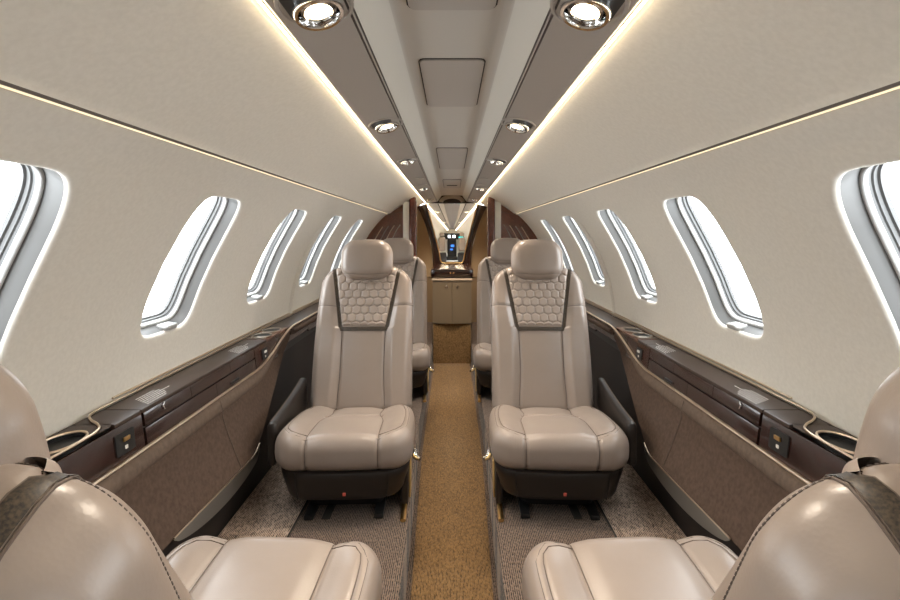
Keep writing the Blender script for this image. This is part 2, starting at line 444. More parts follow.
# opaque cap over everything
cl.grid([[(1.02 * x * 0.6, y, CZ + z) for y in (Y0, Y1)] for x, z in ((-0.70, 0.34), (-0.45, 0.41), (0, 0.44), (0.45, 0.41), (0.70, 0.34))], mi=2)
struct(cl.build('ceiling', [M['taupe'], M['chan'], M['groove'], M['chan2'], M['joint']], recalc=False, angle=30), 'taupe and pale grey moulded cabin ceiling')

# cove lights
for s, w_ in ((-1, 'left'), (1, 'right')):
    t = MB(); t.box(0.2625, 0.2650, Y0 + 0.05, Y1 - 0.02, CZ + 0.3185, CZ + 0.3215)
    if s < 0: t = mirror(t)
    tag(t.build('cove_light', M['led'], smooth=False), 'warm light strip glowing along the %s edge of the ceiling panel' % w_, 'light')
    t = MB(); p = cyl(TH_UP - 0.28, 0, -0.006)
    t.tube([(p[0], Y0 + 0.05, p[2]), (p[0], YP - 0.02, p[2])], 0.0014, 6)
    if s < 0: t = mirror(t)
    tag(t.build('wall_light', emit('wall wash', (1.0, 0.78, 0.50), 0.7)), 'thin warm light line under the upper lining of the %s wall' % w_, 'light')

# end walls
e = MB(); e.box(-0.9, 0.9, Y0 - 0.02, Y0, -0.2, 1.4); struct(e.build('wall_back', M['suede'], smooth=False))

# ceiling hatches
def hatch(y0, y1, hw, cat, label, vent=False):
    t = empty('ceiling_hatch', (0, (y0 + y1) / 2, CZ + 0.402)); cy = (y0 + y1) / 2
    a = MB(); a.rbox((0, 0, -0.0005), (hw * 2 + 0.006, y1 - y0 + 0.006, 0.002), 0.0005, 0.016, (16, 24, 1)); a.build('gap', M['groove'], t)
    b = MB(); b.rbox((0, 0, -0.002), (hw * 2, y1 - y0, 0.006), 0.0018, 0.014, (16, 24, 2)); b.build('panel', M['hatch'], t)
    tag(t, label, cat, None)
hatch(0.47, 0.885, 0.076, 'hatch', 'ceiling hatch nearest the viewer, cut by the top of the picture')
hatch(1.14, 1.55, 0.075, 'hatch', 'grey rounded ceiling hatch seen whole between the two nearer pairs of lamps')
hatch(2.30, 3.03, 0.072, 'hatch', 'long narrow ceiling hatch farther forward down the centre channel')
hatch(3.62, 4.25, 0.066, 'hatch', 'farthest small ceiling hatch before the dividing wall')
t = MB(); t.rbox((0, 4.0, CZ + 0.396), (0.085, 0.05, 0.006), 0.002, 0.01, (8, 8, 2)); tag(t.build('air_grille', M['black']), 'small black slot grille at the forward end of the ceiling channel', 'vent')

# downlights
def downlight(s, y, w, label, lit=True, aim=(0.0, 0.0)):
    x = s * 0.198; z = CZ + 0.333
    slope = math.atan2(0.018, 0.099) * s
    t = empty('downlight', (x, y, z)); t.rotation_euler = (0, slope, 0)
    k = w / 0.084
    a = MB(); a.lathe([(0.056 * k, 0.001), (0.0545 * k, -0.003), (0.050 * k, -0.0035), (0.047 * k, 0.002)], (0, -0.012 * k, 0), seg=40, sx=1.0, sy=1.35); a.build('bezel', M['taupe'] if True else None, t)
    a = MB(); a.disc(0.0485 * k, (0, -0.012 * k, -0.0008), seg=40, sx=1.0, sy=1.35); a.build('recess_shade', M['black'], t)  # flat black disc imitating the dark hollow round the lamp
    cz_ = 0.004
    ax = Vector((-s * 0.10 + aim[0], -0.16 + aim[1] * 0.3, -1)).normalized()
    cpos = Vector((0, 0, 0.003))
    a = MB(); a.lathe([(0.036 * k, 0.0), (0.038 * k, 0.010), (0.0355 * k, 0.016), (0.031 * k, 0.0155), (0.028 * k, 0.008), (0.0275 * k, 0.003)], cpos, ax, seg=40); a.build('gimbal_ring', M['chrome'], t)
    a = MB(); a.lathe([(0.0275 * k, 0.003), (0.0255 * k, 0.010), (0.021 * k, 0.0115), (0.0195 * k, 0.008)], cpos, ax, seg=32); a.build('trim_ring', M['brass'] if not lit else M['chrome'], t)
    a = MB(); a.disc(0.0205 * k, cpos + ax * 0.008, ax, seg=32); a.build('lamp_face', M['lamp'] if lit else M['seal'], t)
    tag(t, label, 'light', None)
    L = bpy.data.lights.new('downlight_beam', 'SPOT'); L.energy = 7.0 if y < 3 else 14.0; L.color = (1.0, 0.86, 0.70); L.spot_size = math.radians(105); L.spot_blend = 0.9; L.shadow_soft_size = 0.03
    if lit:
        o = bpy.data.objects.new('downlight_beam', L); C.objects.link(o); o.parent = t; o.location = cpos + ax * 0.03
        o.rotation_euler = Vector((0, 0, -1)).rotation_difference(Vector(ax)).to_euler()
for s, w_ in ((-1, 'left'), (1, 'right')):
    downlight(s, 0.735, 0.084, 'large lit chrome swivel downlight at the top %s of the picture' % w_)
    downlight(s, 1.51, 0.080, 'lit swivel downlight second in the %s ceiling row' % w_)
    downlight(s, 2.24, 0.072, 'dark-ringed swivel downlight third in the %s ceiling row' % w_, True, (0.0, 0.5))
    downlight(s, 3.55, 0.072, 'small downlight fourth in the %s ceiling row, over the far seat' % w_, True, (0, 0.4))
    downlight(s, -0.70, 0.084, 'ceiling downlight at the aft end of the %s row' % w_)
    downlight(s, 4.62, 0.072, 'added small downlight beyond the %s wooden post, brightening the dividing wall' % w_, True, (0, 0.4))  # added pair, no lamp seen here; brightens the forward fabric
    for q, y in enumerate((2.95, 3.28)):
        t = MB(); t.rbox((s * 0.20, y, CZ + 0.331), (0.07, 0.05, 0.006), 0.002, 0.02, (8, 8, 2))
        tag(t.build('speaker_cover', M['hatch']), 'small flat oval cover %s the far %s downlight' % (('well aft of', 'just aft of')[q], w_), 'cover')

# ------------------------------------------------------------------ side consoles
def rim(y):      # (x, z) of the champagne rim on the inner face of a console
    t = sstep(1.78, 2.24, y); return (lerp(0.702, 0.708, t), CZ + lerp(-0.487, -0.402, t))
def panel_bottom(y):
    if y < 1.58: return CZ - 0.690 - 0.012 * sstep(1.0, 1.58, y)
    return CZ - 0.702 + 0.265 * min(1, (y - 1.58) / 0.60) ** 1.25
def panel_x(z):
    d = (CZ - 0.487) - z
    return 0.700 - 0.335 * max(0, d) + 0.004 * math.sin(min(1, max(0, d) / 0.2) * PI)
def console(s, w_):
    org = Vector((s * 0.76, 1.5, CZ - 0.45)); t = empty('side_console', org)
    def put(mb, name, m, parent=None, ang=38):
        if s < 0: mb = mirror(mb)
        mb.v = [tuple(Vector(v) - org) for v in mb.v]; return mb.build(name, m, parent or t, angle=ang)
    zt = CZ - 0.402
    # ledge top in lengths, each with a softened inner edge
    def top(y0, y1, name='ledge_top', m='ledge', x0=0.800, x1=0.7145):
        a = MB(); a.prism([(x0, zt), (x1 + 0.004, zt), (x1 + 0.001, zt - 0.0012), (x1, zt - 0.004), (x1, zt - 0.008), (x0, zt - 0.008)], y0, y1); return put(a, name, M[m])
    top(1.152, 1.838); top(0.62, 0.870); top(1.842, 1.925); top(2.175, YP - 0.02)
    # near console end with the cup well
    a = MB(); pts = []
    top(1.060, 1.148)
    a = MB(); cx, cy = 0.758, 0.965; cr = 0.036
    loop = [(cx + cr * math.cos(2 * PI * k / 40), cy + 1.55 * cr * math.sin(2 * PI * k / 40)) for k in range(40)]
    rect = []
    for k in range(40):
        c, q = math.cos(2 * PI * k / 40), math.sin(2 * PI * k / 40)
        m = min((0.0425 / abs(c)) if abs(c) > 1e-6 else 9, (0.100 / abs(q)) if abs(q) > 1e-6 else 9); rect.append((cx + m * c, cy + m * q))
    a.grid([[(x, y, zt) for x, y in rect], [(x, y, zt) for x, y in loop]], closed_u=True)
    put(a, 'cup_surround', M['ledge'])
    a = MB(); a.grid([[(x, y, zt) for x, y in loop], [(x, y, zt - 0.06) for x, y in loop], [(cx, cy, zt - 0.06) for _ in loop]], closed_u=True); cup = put(a, 'cup_well', M['black'])
    a = MB(); a.tube([(x, y, zt + 0.001) for x, y in loop], 0.0028, 8, closed=True); put(a, 'cup_rim', M['gold'], None)
    # S-shaped trim that swings from the wall to the inner edge
    a = MB(); a.tube(spline([(0.806, 1.30, zt + 0.004), (0.806, 1.15, zt + 0.004), (0.800, 1.105, zt + 0.003), (0.778, 1.078, zt + 0.003), (0.748, 1.055, zt + 0.003), (0.725, 1.025, zt + 0.003), (0.7180, 0.975, zt + 0.003), (0.7175, 0.90, zt + 0.003), (0.7175, 0.65, zt + 0.003)], 70), 0.0026, 8); put(a, 'curved_trim', M['gold'])
    a = MB(); a.prism([(0.800, zt - 0.012), (0.8155, zt - 0.012), (0.8155, zt - 0.02), (0.800, zt - 0.02)], 0.62, YP - 0.02); put(a, 'wall_gap', M['groove'])
    a = MB(); a.tube([(0.806, 1.28, zt + 0.004), (0.806, YP - 0.02, zt + 0.004)], 0.0030, 8); put(a, 'wall_trim', M['gold'])
    a = MB(); a.tube([(0.8145, 1.20, zt + 0.010), (0.8145, YP - 0.02, zt + 0.010)], 0.0028, 8); put(a, 'wall_trim', M['gold'])
    # carcass and face
    a = MB(); a.prism([(0.800, zt - 0.009), (0.7185, zt - 0.009), (0.708, zt - 0.090), (0.800, zt - 0.090)], 0.62, YP - 0.02); put(a, 'carcass', M['black'])
    def face(y0, y1, za, zb, name, m='wood'):
        def X(z): return 0.7145 - (zt - z) * 0.13
        a = MB(); a.prism([(X(za), za), (X(za) - 0.0012, za - 0.002), (X(zb) - 0.0012, zb + 0.002), (X(zb), zb), (X(zb) + 0.005, zb), (X(za) + 0.005, za)], y0, y1); return put(a, name, M[m])
    face(0.62, 1.145, zt - 0.0085, zt - 0.088, 'end_panel')
    up = []
    for y0, y1 in ((1.155, 1.36), (1.362, 1.60), (1.602, 1.795)): up.append(face(y0, y1, zt - 0.0085, zt - 0.040, 'drawer'))
    for y0, y1 in ((1.155, 1.50), (1.502, 1.795)): face(y0, y1, zt - 0.044, zt - 0.088, 'lower_drawer')
    face(1.80, 2.02, zt - 0.0085, zt - 0.088, 'end_panel'); face(2.024, 2.45, zt - 0.0085, zt - 0.06, 'forward_panel'); face(2.454, YP - 0.02, zt - 0.0085, zt - 0.07, 'forward_panel')
    a = MB(); a.tube(spline([(0.7105, 1.235, zt - 0.010), (0.7085, 1.228, zt - 0.016), (0.7080, 1.232, zt - 0.026)], 10), 0.0014, 6); put(a, 'pull', M['chrome'], up[0])
    a = MB(); a.rbox((0.7025, 1.62, zt - 0.070), (0.008, 0.055, 0.008), 0.002, 0, (3, 6, 3)); put(a, 'finger_pull', M['black'])
    # power outlets
    for y, big in ((1.080, True), (1.885, False)):
        x = 0.7145 - 0.13 * 0.045 - 0.0025; h = 0.047 if big else 0.040; w = 0.062 if big else 0.055
        rot = Matrix.Rotation(math.radians(7.4), 3, 'Y')
        a = MB(); a.rbox((x, y, zt - 0.045), (0.0035, w, h), 0.001, 0.004, (2, 8, 8), plan=(1, 2), rot=rot); o = put(a, 'outlet_plate', M['black'])
        a = MB(); a.rbox((x - 0.0035, y, zt - 0.037), (0.004, 0.020, 0.009), 0.001, 0, (2, 4, 3)); put(a, 'port', M['brass' if big else 'cream'], o)
        a = MB(); a.rbox((x - 0.0030, y, zt - 0.055), (0.003, 0.009, 0.008), 0.001, 0, (2, 3, 3)); put(a, 'indicator', M['cream'], o)
    # forward cup tray: steel plate with two wells
    a = MB(); a.prism([(0.800, zt), (0.7145, zt), (0.7145, zt - 0.008), (0.800, zt - 0.008)], 1.927, 2.173); put(a, 'tray', M['wood2'])
    for y in (1.99, 2.10):
        a = MB(); a.disc(0.033, (0.757, y, zt + 0.0012), seg=32, sy=1.35); put(a, 'cup_well', M['black'])
        a = MB(); a.tube([(0.757 + 0.034 * math.cos(2 * PI * k / 32), y + 0.046 * math.sin(2 * PI * k / 32), zt + 0.0025) for k in range(32)], 0.0035, 8, closed=True); put(a, 'cup_rim', M['steel'])
    a = MB(); a.box(0.722, 0.796, 1.932, 1.945, zt, zt + 0.003); put(a, 'tray_edge', M['steel'])
    # printed placards on the ledge top (too small to read): ragged rows of tiny print
    rnd = random.Random(7)
    for y0, x0, rows_, L in ((1.19, 0.724, 6, 0.115), (1.70, 0.726, 6, 0.125)):
        a = MB()
        for q in range(rows_):
            xx = x0 + 0.0092 * q; yy = y0 + 0.006 * q; end = y0 + L - 0.012 * abs(q - rows_ * 0.55) - (0.0 if q != 3 else -0.03)
            while yy < end:
                l = rnd.uniform(0.004, 0.012); a.box(xx, xx + 0.0026, yy, yy + l, zt + 0.0002, zt + 0.0006); yy += l + 0.0035
        put(a, 'placard_print', M['text'])
    # suede side panel with rolled top
    Y = [0.35 + (2.17 - 0.35) * k / 90 for k in range(91)]
    rows = []
    for k in range(15):
        v = k / 14; row = []
        for y in Y:
            zr = rim(y)[1] - 0.004; zb = min(panel_bottom(y), zr - 0.004); z = lerp(zr - 0.0, zb, v); dx = rim(y)[0] - 0.702
            row.append((panel_x(z) + dx * (1 - v) + 0.002, y, z))
        rows.append(row)
    rows.append([(x + 0.012, y, z - 0.004) for x, y, z in rows[-1]]); rows.append([(x + 0.05, y, z) for x, y, z in rows[-1]])
    a = MB(); a.grid(rows); sp = put(a, 'suede_panel', M['suede'], ang=50)
    rows = []
    for k in range(11):
        v = k / 10; row = []
        for y in Y:
            zr = rim(y)[1] - 0.003; h = 0.040 * (1 - 0.75 * sstep(1.75, 2.15, y)); z = zr - h * v; dx = rim(y)[0] - 0.702
            row.append((panel_x(z) + dx + 0.002 - 0.0075 * math.sin(PI * v) ** 0.6, y, z))
        rows.append(row)
    a = MB(); a.grid(rows); put(a, 'padded_roll', M['suedepad'], ang=60)
    a = MB()
    zz = [rim(1.49)[1] - 0.006 - k * 0.2 / 12 for k in range(13)]
    a.tube([(panel_x(z) - (0.0075 if k < 3 else 0.0005), 1.49 + 0.004 * k / 12, z) for k, z in enumerate(zz)], 0.0009, 6); put(a, 'seam', M['seam'], sp)
    # rim trim
    yr = [0.35 + (3.9 - 0.35) * k / 140 for k in range(141)]
    a = MB(); a.tube([(rim(y)[0] - 0.003, y, rim(y)[1] + 0.001) for y in yr], 0.0048, 8, flat=0.75); put(a, 'rim_trim', M['gold'])
    # steel crescent at the foot of the panel
    ys = [1.13 + 0.51 * k / 40 for k in range(41)]; rows = []
    for k in range(7):
        v = k / 6; row = []
        for y in ys:
            u = (y - 1.13) / 0.51; zt2 = panel_bottom(y) + 0.004; h = 0.036 * (math.sin(PI * min(1, u * 1.0 + 0.0)) ** 0.55) * (1 - 0.25 * u) + 0.003
            row.append((panel_x(panel_bottom(y)) - 0.002 - 0.015 * v * h / 0.036, y, zt2 - h * v))
        rows.append(row)
    a = MB(); a.grid(rows); put(a, 'kick_plate', M['steel'], ang=60)
    a = MB(); a.tube([(p[0] - 0.001, p[1], p[2] + 0.001) for p in rows[0]], 0.0022, 6); put(a, 'kick_plate_edge', M['gold'])
    # dark inner lining down to the carpet
    a = MB(); a.prism([(0.722, zt - 0.01), (0.722, CZ - 0.60), (0.672, CZ - 0.735), (0.690, 0.002), (0.81, 0.002), (0.81, zt - 0.01)], 0.30, YP - 0.02); put(a, 'lower_lining', M['dkside'])
    # rounded leather frame beside the far seats
    a = MB(); pts = spline([(0.706, 2.20, CZ - 0.425), (0.704, 2.32, CZ - 0.425), (0.700, 3.0, CZ - 0.43), (0.700, 3.5, CZ - 0.43)], 40)
    a.tube(pts, 0.014, 10, flat=1.0); put(a, 'padded_rail', M['suede'])
    tag(t, 'long polished wood side ledge with brown suede panel under the %s windows' % w_, 'console')
console(-1, 'left'); console(1, 'right')

# ------------------------------------------------------------------ seats
def bvh_of(mb): return BVHTree.FromPolygons([Vector(v) for v in mb.v], mb.f)
def dist_poly(p, poly):
    best = 9
    for (ax, ay), (bx, by) in zip(poly, poly[1:]):
        dx, dy = bx - ax, by - ay; t = max(0, min(1, ((p[0] - ax) * dx + (p[1] - ay) * dy) / (dx * dx + dy * dy)))
        best = min(best, math.hypot(p[0] - ax - t * dx, p[1] - ay - t * dy))
    return best

def make_seat(lean_deg, wall=-1):
    """seat facing -Y; wall = side (+1/-1 in x) of its armrest on the sidewall side"""
    root = empty('cabin_seat')
    lean = math.radians(lean_deg)
    # ---- cushion
    W, D, H = 0.416, 0.440, 0.114
    cs = []
    for q in range(0, 25):
        y = 0.22 - q * 0.02; h = lerp(0.093, 0.109, sstep(0.08, -0.04, y)) - 0.006 * math.exp(-((y - 0.10) / 0.04) ** 2); cs.append((h, y))
    bolt = [(q.x, q.y) for q in spline([(0.170, 0.165, 0), (0.182, 0.06, 0), (0.184, -0.08, 0), (0.176, -0.155, 0), (0.150, -0.184, 0), (0.109, -0.188, 0)], 16)]
    cross = [(q.x, q.y) for q in spline([(-0.10, 0.050, 0), (-0.05, 0.035, 0), (0, 0.030, 0), (0.05, 0.035, 0), (0.10, 0.050, 0)], 10)]
    def cw(p):
        x, y, z = p
        top = sstep(-0.01, 0.06, z)
        front = sstep(-0.12, -0.21, y)
        ax = abs(x)
        dz = 0
        d1 = dist_poly((ax, y), cs); d2 = dist_poly((ax, y), bolt); d3 = dist_poly((x, y), cross)
        dz += top * (0.010 * (1 - math.exp(-(d1 / 0.03) ** 2)) * (1 if ax > 0.1 else 0.7) - 0.004 * math.exp(-(d1 / 0.0045) ** 2))
        dz -= top * 0.0045 * math.exp(-(d2 / 0.004) ** 2) * (1 - front)
        dz -= top * 0.004 * math.exp(-(d3 / 0.007) ** 2) * (1 if ax < 0.1 else 0)
        dz += top * 0.007 * sstep(0.10, 0.18, ax) * (1 - front)
        dz += top * 0.006 * math.cos(max(-1, min(1, (y + 0.03) / 0.22)) * PI / 2)
        dz -= top * (y + 0.22) / 0.44 * 0.058                       # slopes down to the back
        fy = 0
        if z < 0.05: fy += front * (0.006 * math.exp(-(d1 / 0.005) ** 2))
        # front bows outward in plan, sides bulge at the middle
        b = 1 - (x / 0.21) ** 2
        yy = y - front * 0.012 * b + fy
        bulge = 1 + 0.045 * math.cos(max(-1, min(1, (y + 0.06) / 0.24)) * PI / 2) * (1 - min(1, abs(z) / 0.09) * 0.5) - 0.05 * sstep(0.05, 0.22, y)
        zb = sstep(0.0, -0.075, z)
        return (x * bulge * (1 - 0.02 * zb), yy + front * zb * 0.012, z + dz)
    m = MB(); m.rbox((0, 0, 0.2155), (W, D, H), 0.042, 0.062, (110, 112, 24), warp=cw)
    # rbox adds centre after warp
    bv = bvh_of(m); cu = m.build('seat_cushion', M['leather'], root, angle=180)
    def drape(pts, bv, direction, off=0.0005):
        out = []
        for p in pts:
            h = bv.ray_cast(Vector(p), Vector(direction))
            if h[0] is not None: out.append(h[0] - Vector(direction) * off)
        return out
    for sx in (-1, 1):
        a = MB()
        line = drape([(sx * h, y, 0.6) for h, y in cs if y > -0.20], bv, (0, 0, -1))
        h0 = cs[-1][0]
        line += drape([(sx * 0.109, -0.6, z) for z in (0.262, 0.25, 0.235, 0.22, 0.205, 0.19, 0.178)], bv, (0, 1, 0))
        a.tube(line, 0.0013, 6); a.build('piping', M['seam'], cu)
        a = MB(); a.tube(drape([(sx * x, y, 0.6) for x, y in bolt], bv, (0, 0, -1)), 0.0011, 6); a.build('piping', M['seam'], cu)
        # double stitch outside the bolster line
        a = MB()
        side = drape([(sx * (x + 0.012 if y > -0.13 else x + 0.004), y - (0.012 if y < -0.1 else 0), 0.6) for x, y in bolt], bv, (0, 0, -1), 0.0001)
        a.tube(side, 0.0007, 5); a.build('stitching', M['thread'], cu)
    # ---- skirt and base
    def sk(p):
        x, y, z = p; t = sstep(0.045, -0.05, z); return (x * (1 - 0.10 * t), y * (1 - 0.06 * t) - 0.010 * (1 - (x / 0.2) ** 2) * (1 if y < -0.1 else 0), z)
    m = MB(); m.rbox((0, 0.0, 0.121), (0.408, 0.425, 0.092), 0.012, 0.085, (40, 40, 8), warp=sk); skirt = m.build('base_skirt', M['dark'], root)
    for sx in (-1, 1):
        a = MB(); a.tube([(sx * 0.142, -0.215, 0.168), (sx * 0.140, -0.212, 0.125), (sx * 0.134, -0.205, 0.082)], 0.0016, 6); a.build('skirt_seam', M['black'], skirt)
    a = MB(); a.rbox((0.008, -0.2175, 0.100), (0.010, 0.004, 0.010), 0.0015, 0, (3, 2, 3)); a.build('emblem', M['red'], skirt)
    m = MB(); m.rbox((0, 0.03, 0.055), (0.24, 0.30, 0.085), 0.012, 0.03, (16, 16, 6)); m.build('pedestal', M['black'], root)
    a = MB()
    for x in (-0.12, 0.12):
        a.rbox((x * 0.9, 0.02, 0.010), (0.03, 0.40, 0.016), 0.004, 0, (3, 10, 3))
    a.build('base_rails', M['black'], root)
    # aisle side mechanism
    ai = -wall
    m = MB(); m.rbox((ai * 0.186, 0.02, 0.075), (0.028, 0.30, 0.120), 0.010, 0.01, (5, 14, 8)); mech = m.build('side_frame', M['dark'], root)
    m = MB(); m.rbox((ai * 0.203, -0.06, 0.105), (0.008, 0.05, 0.15), 0.003, 0, (3, 6, 10), warp=lambda p: (p[0], p[1] + p[2] * 0.35, p[2])); m.build('side_bracket', M['brass'], mech)
    m = MB(); m.tube(spline([(ai * 0.206, 0.03, 0.13), (ai * 0.214, 0.00, 0.135), (ai * 0.220, -0.03, 0.128), (ai * 0.236, -0.045, 0.125)], 14), [0.007 + 0.0035 * math.sin(k / 13 * PI) for k in range(14)], 10); m.build('release_lever', M['chrome'], mech)
    m = MB(); m.tube([(ai * 0.185, -0.10, 0.006), (ai * 0.185, -0.20, 0.006)], 0.009, 10, flat=0.6); m.build('track_foot', M['brass'], mech)
    m = MB(); m.lathe([(0.0, 0.006), (0.012, 0.005), (0.014, 0.0)], (ai * 0.205, 0.08, 0.10), (ai, 0, 0), seg=20); m.build('pivot_cap', M['chrome'], mech)
    # ---- backrest, built upright then leaned
    BW, BH, BT = 0.398, 0.608, 0.115
    rotm = Matrix.Rotation(-lean, 3, 'X'); bo = Vector((0, 0.205, 0.193))
    def back(u, w, v): return bo + rotm @ Vector((u, w, v))       # w: depth (0 = front face), v: up
    def seam_u(v):
        v -= 0.020
        if v < 0.315: return 0.086 + 0.006 * sstep(0.15, 0.0, v) + 0.002 * sstep(0.2, 0.315, v)
        return lerp(0.094, 0.139, (v - 0.315) / 0.26)
    def bw(p):
        u, w, v = p; vv = v + BH / 2; front = sstep(0.01, -0.045, w); au = abs(u); su = seam_u(max(0, vv))
        d = abs(au - su)
        w2 = w
        bol = sstep(su, su + 0.035, au) * (1 - 0.55 * sstep(0.17, 0.20, au))
        w2 -= front * 0.020 * bol * (0.22 + 0.78 * sstep(0.56, 0.36, vv))
        w2 += front * 0.005 * math.exp(-(d / 0.005) ** 2)
        if vv < 0.34: w2 -= front * 0.004 * math.cos(min(1, au / su) * PI / 2)
        # lumbar curve and gentle hollow behind the head
        w2 += -0.014 * math.sin(min(1, max(0, vv / 0.40)) * PI) * (0.5 + 0.5 * front) + 0.012 * sstep(0.35, 0.58, vv)
        # side seams across the bolsters
        if au > su: w2 += front * 0.0035 * math.exp(-((vv - 0.425 - (au - su) * 0.05) / 0.0045) ** 2)
        # sides wrap: slight taper at the top
        uu = u * (1 - 0.035 * sstep(0.40, 0.58, vv))
        back_ = sstep(0.0, 0.05, w)
        uu *= (1 - 0.06 * back_)
        v2 = v - 0.012 * (au / 0.2) ** 2 * sstep(0.5, 0.59, vv)
        return (uu, w2, v2)
    m = MB(); m.rbox((0, BT / 2, BH / 2), (BW, BT, BH), 0.036, 0.0, (100, 24, 130), warp=bw, plan=(0, 2), rpf=lambda p: 0.082 if p[2] > 0 else 0.025)
    m.v = [tuple(bo + rotm @ Vector(v)) for v in m.v]
    bv = bvh_of(m); bk = m.build('backrest', M['leather'], root, angle=180)
    fwd = rotm @ Vector((0, 1, 0)); upv = rotm @ Vector((0, 0, 1))
    def fr(u, v, off=0.0):
        h = bv.ray_cast(back(u, -0.3, v), fwd); return (h[0] - fwd * off) if h[0] is not None else None
    def topp(u, w, off=0.0):
        h = bv.ray_cast(back(u, w, 1.0), -upv); return (h[0] + upv * off) if h[0] is not None else None
    # quilted panel
    S = 0.0345; rows_h = 0.0340
    def hexh(u, v):
        k = round(v / rows_h); best = 9
        cand = []
        for kk in (k - 1, k, k + 1):
            ox = (S / 2) if kk % 2 else 0; j = round((u - ox) / S)
            for jj in (j - 1, j, j + 1): cand.append(((u - ox - jj * S) , (v - kk * rows_h)))
        cand.sort(key=lambda c: c[0] ** 2 + (c[1] * 1.0) ** 2)
        a_, b_ = cand[0], cand[1]
        da = math.hypot(*a_); db = math.hypot(*b_); e = (db - da)           # 0 on the shared edge
        t = min(1, e / 0.016); return 0.0060 * (1 - (1 - t) ** 2.4)
    rows = []; NV, NU = 118, 124; v0, v1 = 0.342, 0.590
    for i in range(NV + 1):
        v = lerp(v0, v1, i / NV); row = []
        hw = seam_u(v) - 0.005
        for j in range(NU + 1):
            u = lerp(-hw, hw, j / NU); edge = min(1, min(j, NU - j) / 4, (i) / 4)
            p = fr(u, v, 0.0012 + hexh(u, v) * edge) or topp(u, 0.03)
            row.append(p)
        rows.append(row)
    m = MB(); m.grid(rows); m.build('quilted_panel', M['quilt'], bk, angle=180)
    # bands: V and cross piece, running on over the top edge
    for sx in (-1, 1):
        path = [(seam_u(v), v) for v in [0.326 + k * 0.012 for k in range(23)]]
        hwid = 0.0065
        L = [fr(sx * (u - hwid), v, 0.0028) for u, v in path]; Mi = [fr(sx * u, v, 0.0042) for u, v in path]; Rr = [fr(sx * (u + hwid), v, 0.0028) for u, v in path]
        for w in (0.012, 0.024, 0.036, 0.05, 0.064, 0.078, 0.092, 0.104):
            u = 0.137 + 0.012 * w / 0.1
            L.append(topp(sx * (u - hwid), w, 0.0024)); Mi.append(topp(sx * u, w, 0.0036)); Rr.append(topp(sx * (u + hwid), w, 0.0024))
        ok = [i for i in range(len(L)) if L[i] and Mi[i] and Rr[i]]
        a = MB(); a.grid([[L[i] for i in ok], [Mi[i] for i in ok], [Rr[i] for i in ok]]); a.build('band', M['band'], bk, angle=80)
        for off in (-hwid - 0.001, hwid + 0.001):
            a = MB(); q = [fr(sx * (u + off), v, 0.0008) for u, v in path] + [topp(sx * (0.137 + 0.012 * w / 0.1 + off), w, 0.0008) for w in (0.012, 0.024, 0.036, 0.05, 0.064, 0.078, 0.092, 0.104)]
            a.tube([x for x in q if x], 0.0013, 6); a.build('piping', M['seam'], bk)
        # side seams
        a = MB(); q = [fr(sx * (0.118 + 0.074 * k / 12), 0.425 + 0.003 * k / 12, 0.0003) for k in range(13)]
        q = [x for x in q if x]; 
        for w in (0.03, 0.045, 0.06, 0.075):
            h = bv.ray_cast(back(sx * 0.5, w, 0.432), Vector((-sx, 0, 0)))
            if h[0] is not None: q.append(h[0] + Vector((sx * 0.0003, 0, 0)))
        a.tube(q, 0.0010, 6); a.build('piping', M['seam'], bk)
        # lower seams
        a = MB(); q = [fr(sx * seam_u(v), v, 0.0004) for v in [0.03 + k * 0.0163 for k in range(19)]]
        a.tube([x for x in q if x], 0.0014, 6); a.build('piping', M['seam'], bk)
        # stitched edge round the shoulder and down the side
        st = MB(); loop = []
        cu_, cv_ = BW / 2 - 0.09, BH - 0.095; q = []; wd = 0.021
        dirs = [(0.06 + (cv_ - 0.06) * k / 40, None) for k in range(41)] + [(None, R(90 * k / 16)) for k in range(1, 17)] + [('t', k) for k in range(1, 6)]
        for v, an in dirs:
            if v == 't': o_, d_ = back(sx * (cu_ - 0.006 * an), wd, 1.0), -upv
            elif an is None: o_, d_ = back(sx * 0.5, wd, v), Vector((-sx, 0, 0))
            else:
                dd = Vector((sx * math.cos(an), 0, math.sin(an))); o_, d_ = back(sx * cu_ + dd.x * 0.4, wd, cv_ + dd.z * 0.4), -(rotm @ dd)
            h = bv.ray_cast(o_, d_)
            if h[0] is not None: q.append(h[0] + h[1] * 0.0002)
        q = resample(q, 260)
        for i in range(0, 258, 2): st.tube([q[i], q[i].lerp(q[i + 1], 1.2)], 0.0009, 5)
        st.build('stitching', M['thread'], bk)
        a = MB(); a.tube(resample([x for x in q], 80), 0.0003, 5); a.build('edge_seam', M['seam'], bk)
    a = MB(); L = [[fr(-0.094 + 0.188 * k / 20, v, o) for k in range(21)] for v, o in ((0.320, 0.0024), (0.328, 0.0040), (0.337, 0.0024))]
    a.grid(L); a.build('band', M['band'], bk, angle=80)
    # rear shell
    m = MB(); m.rbox((0, BT - 0.006, 0.27), (0.30, 0.03, 0.44), 0.012, 0.05, (20, 4, 24), plan=(0, 2)); m.v = [tuple(bo + rotm @ Vector(v)) for v in m.v]; m.build('rear_shell', M['dark'], bk)
    # ---- headrest
    def hwp(p):
        x, y, z = p
        f_ = sstep(0.02, -0.04, y)
        y2 = y - 0.010 * f_ * math.cos(min(1, abs(x) / 0.11) * PI / 2) - 0.006 * f_ * math.cos(min(1, abs(z) / 0.08) * PI / 2)
        y2 += 0.0025 * f_ * math.exp(-((z + 0.070 - 0.010 * (x / 0.1) ** 2) / 0.004) ** 2)
        x2 = x * (1 - 0.04 * abs(z / 0.08) ** 2)
        return (x2, y2, z + 0.004 * math.cos(min(1, abs(x) / 0.11) * PI / 2) * (1 if z > 0 else -1))
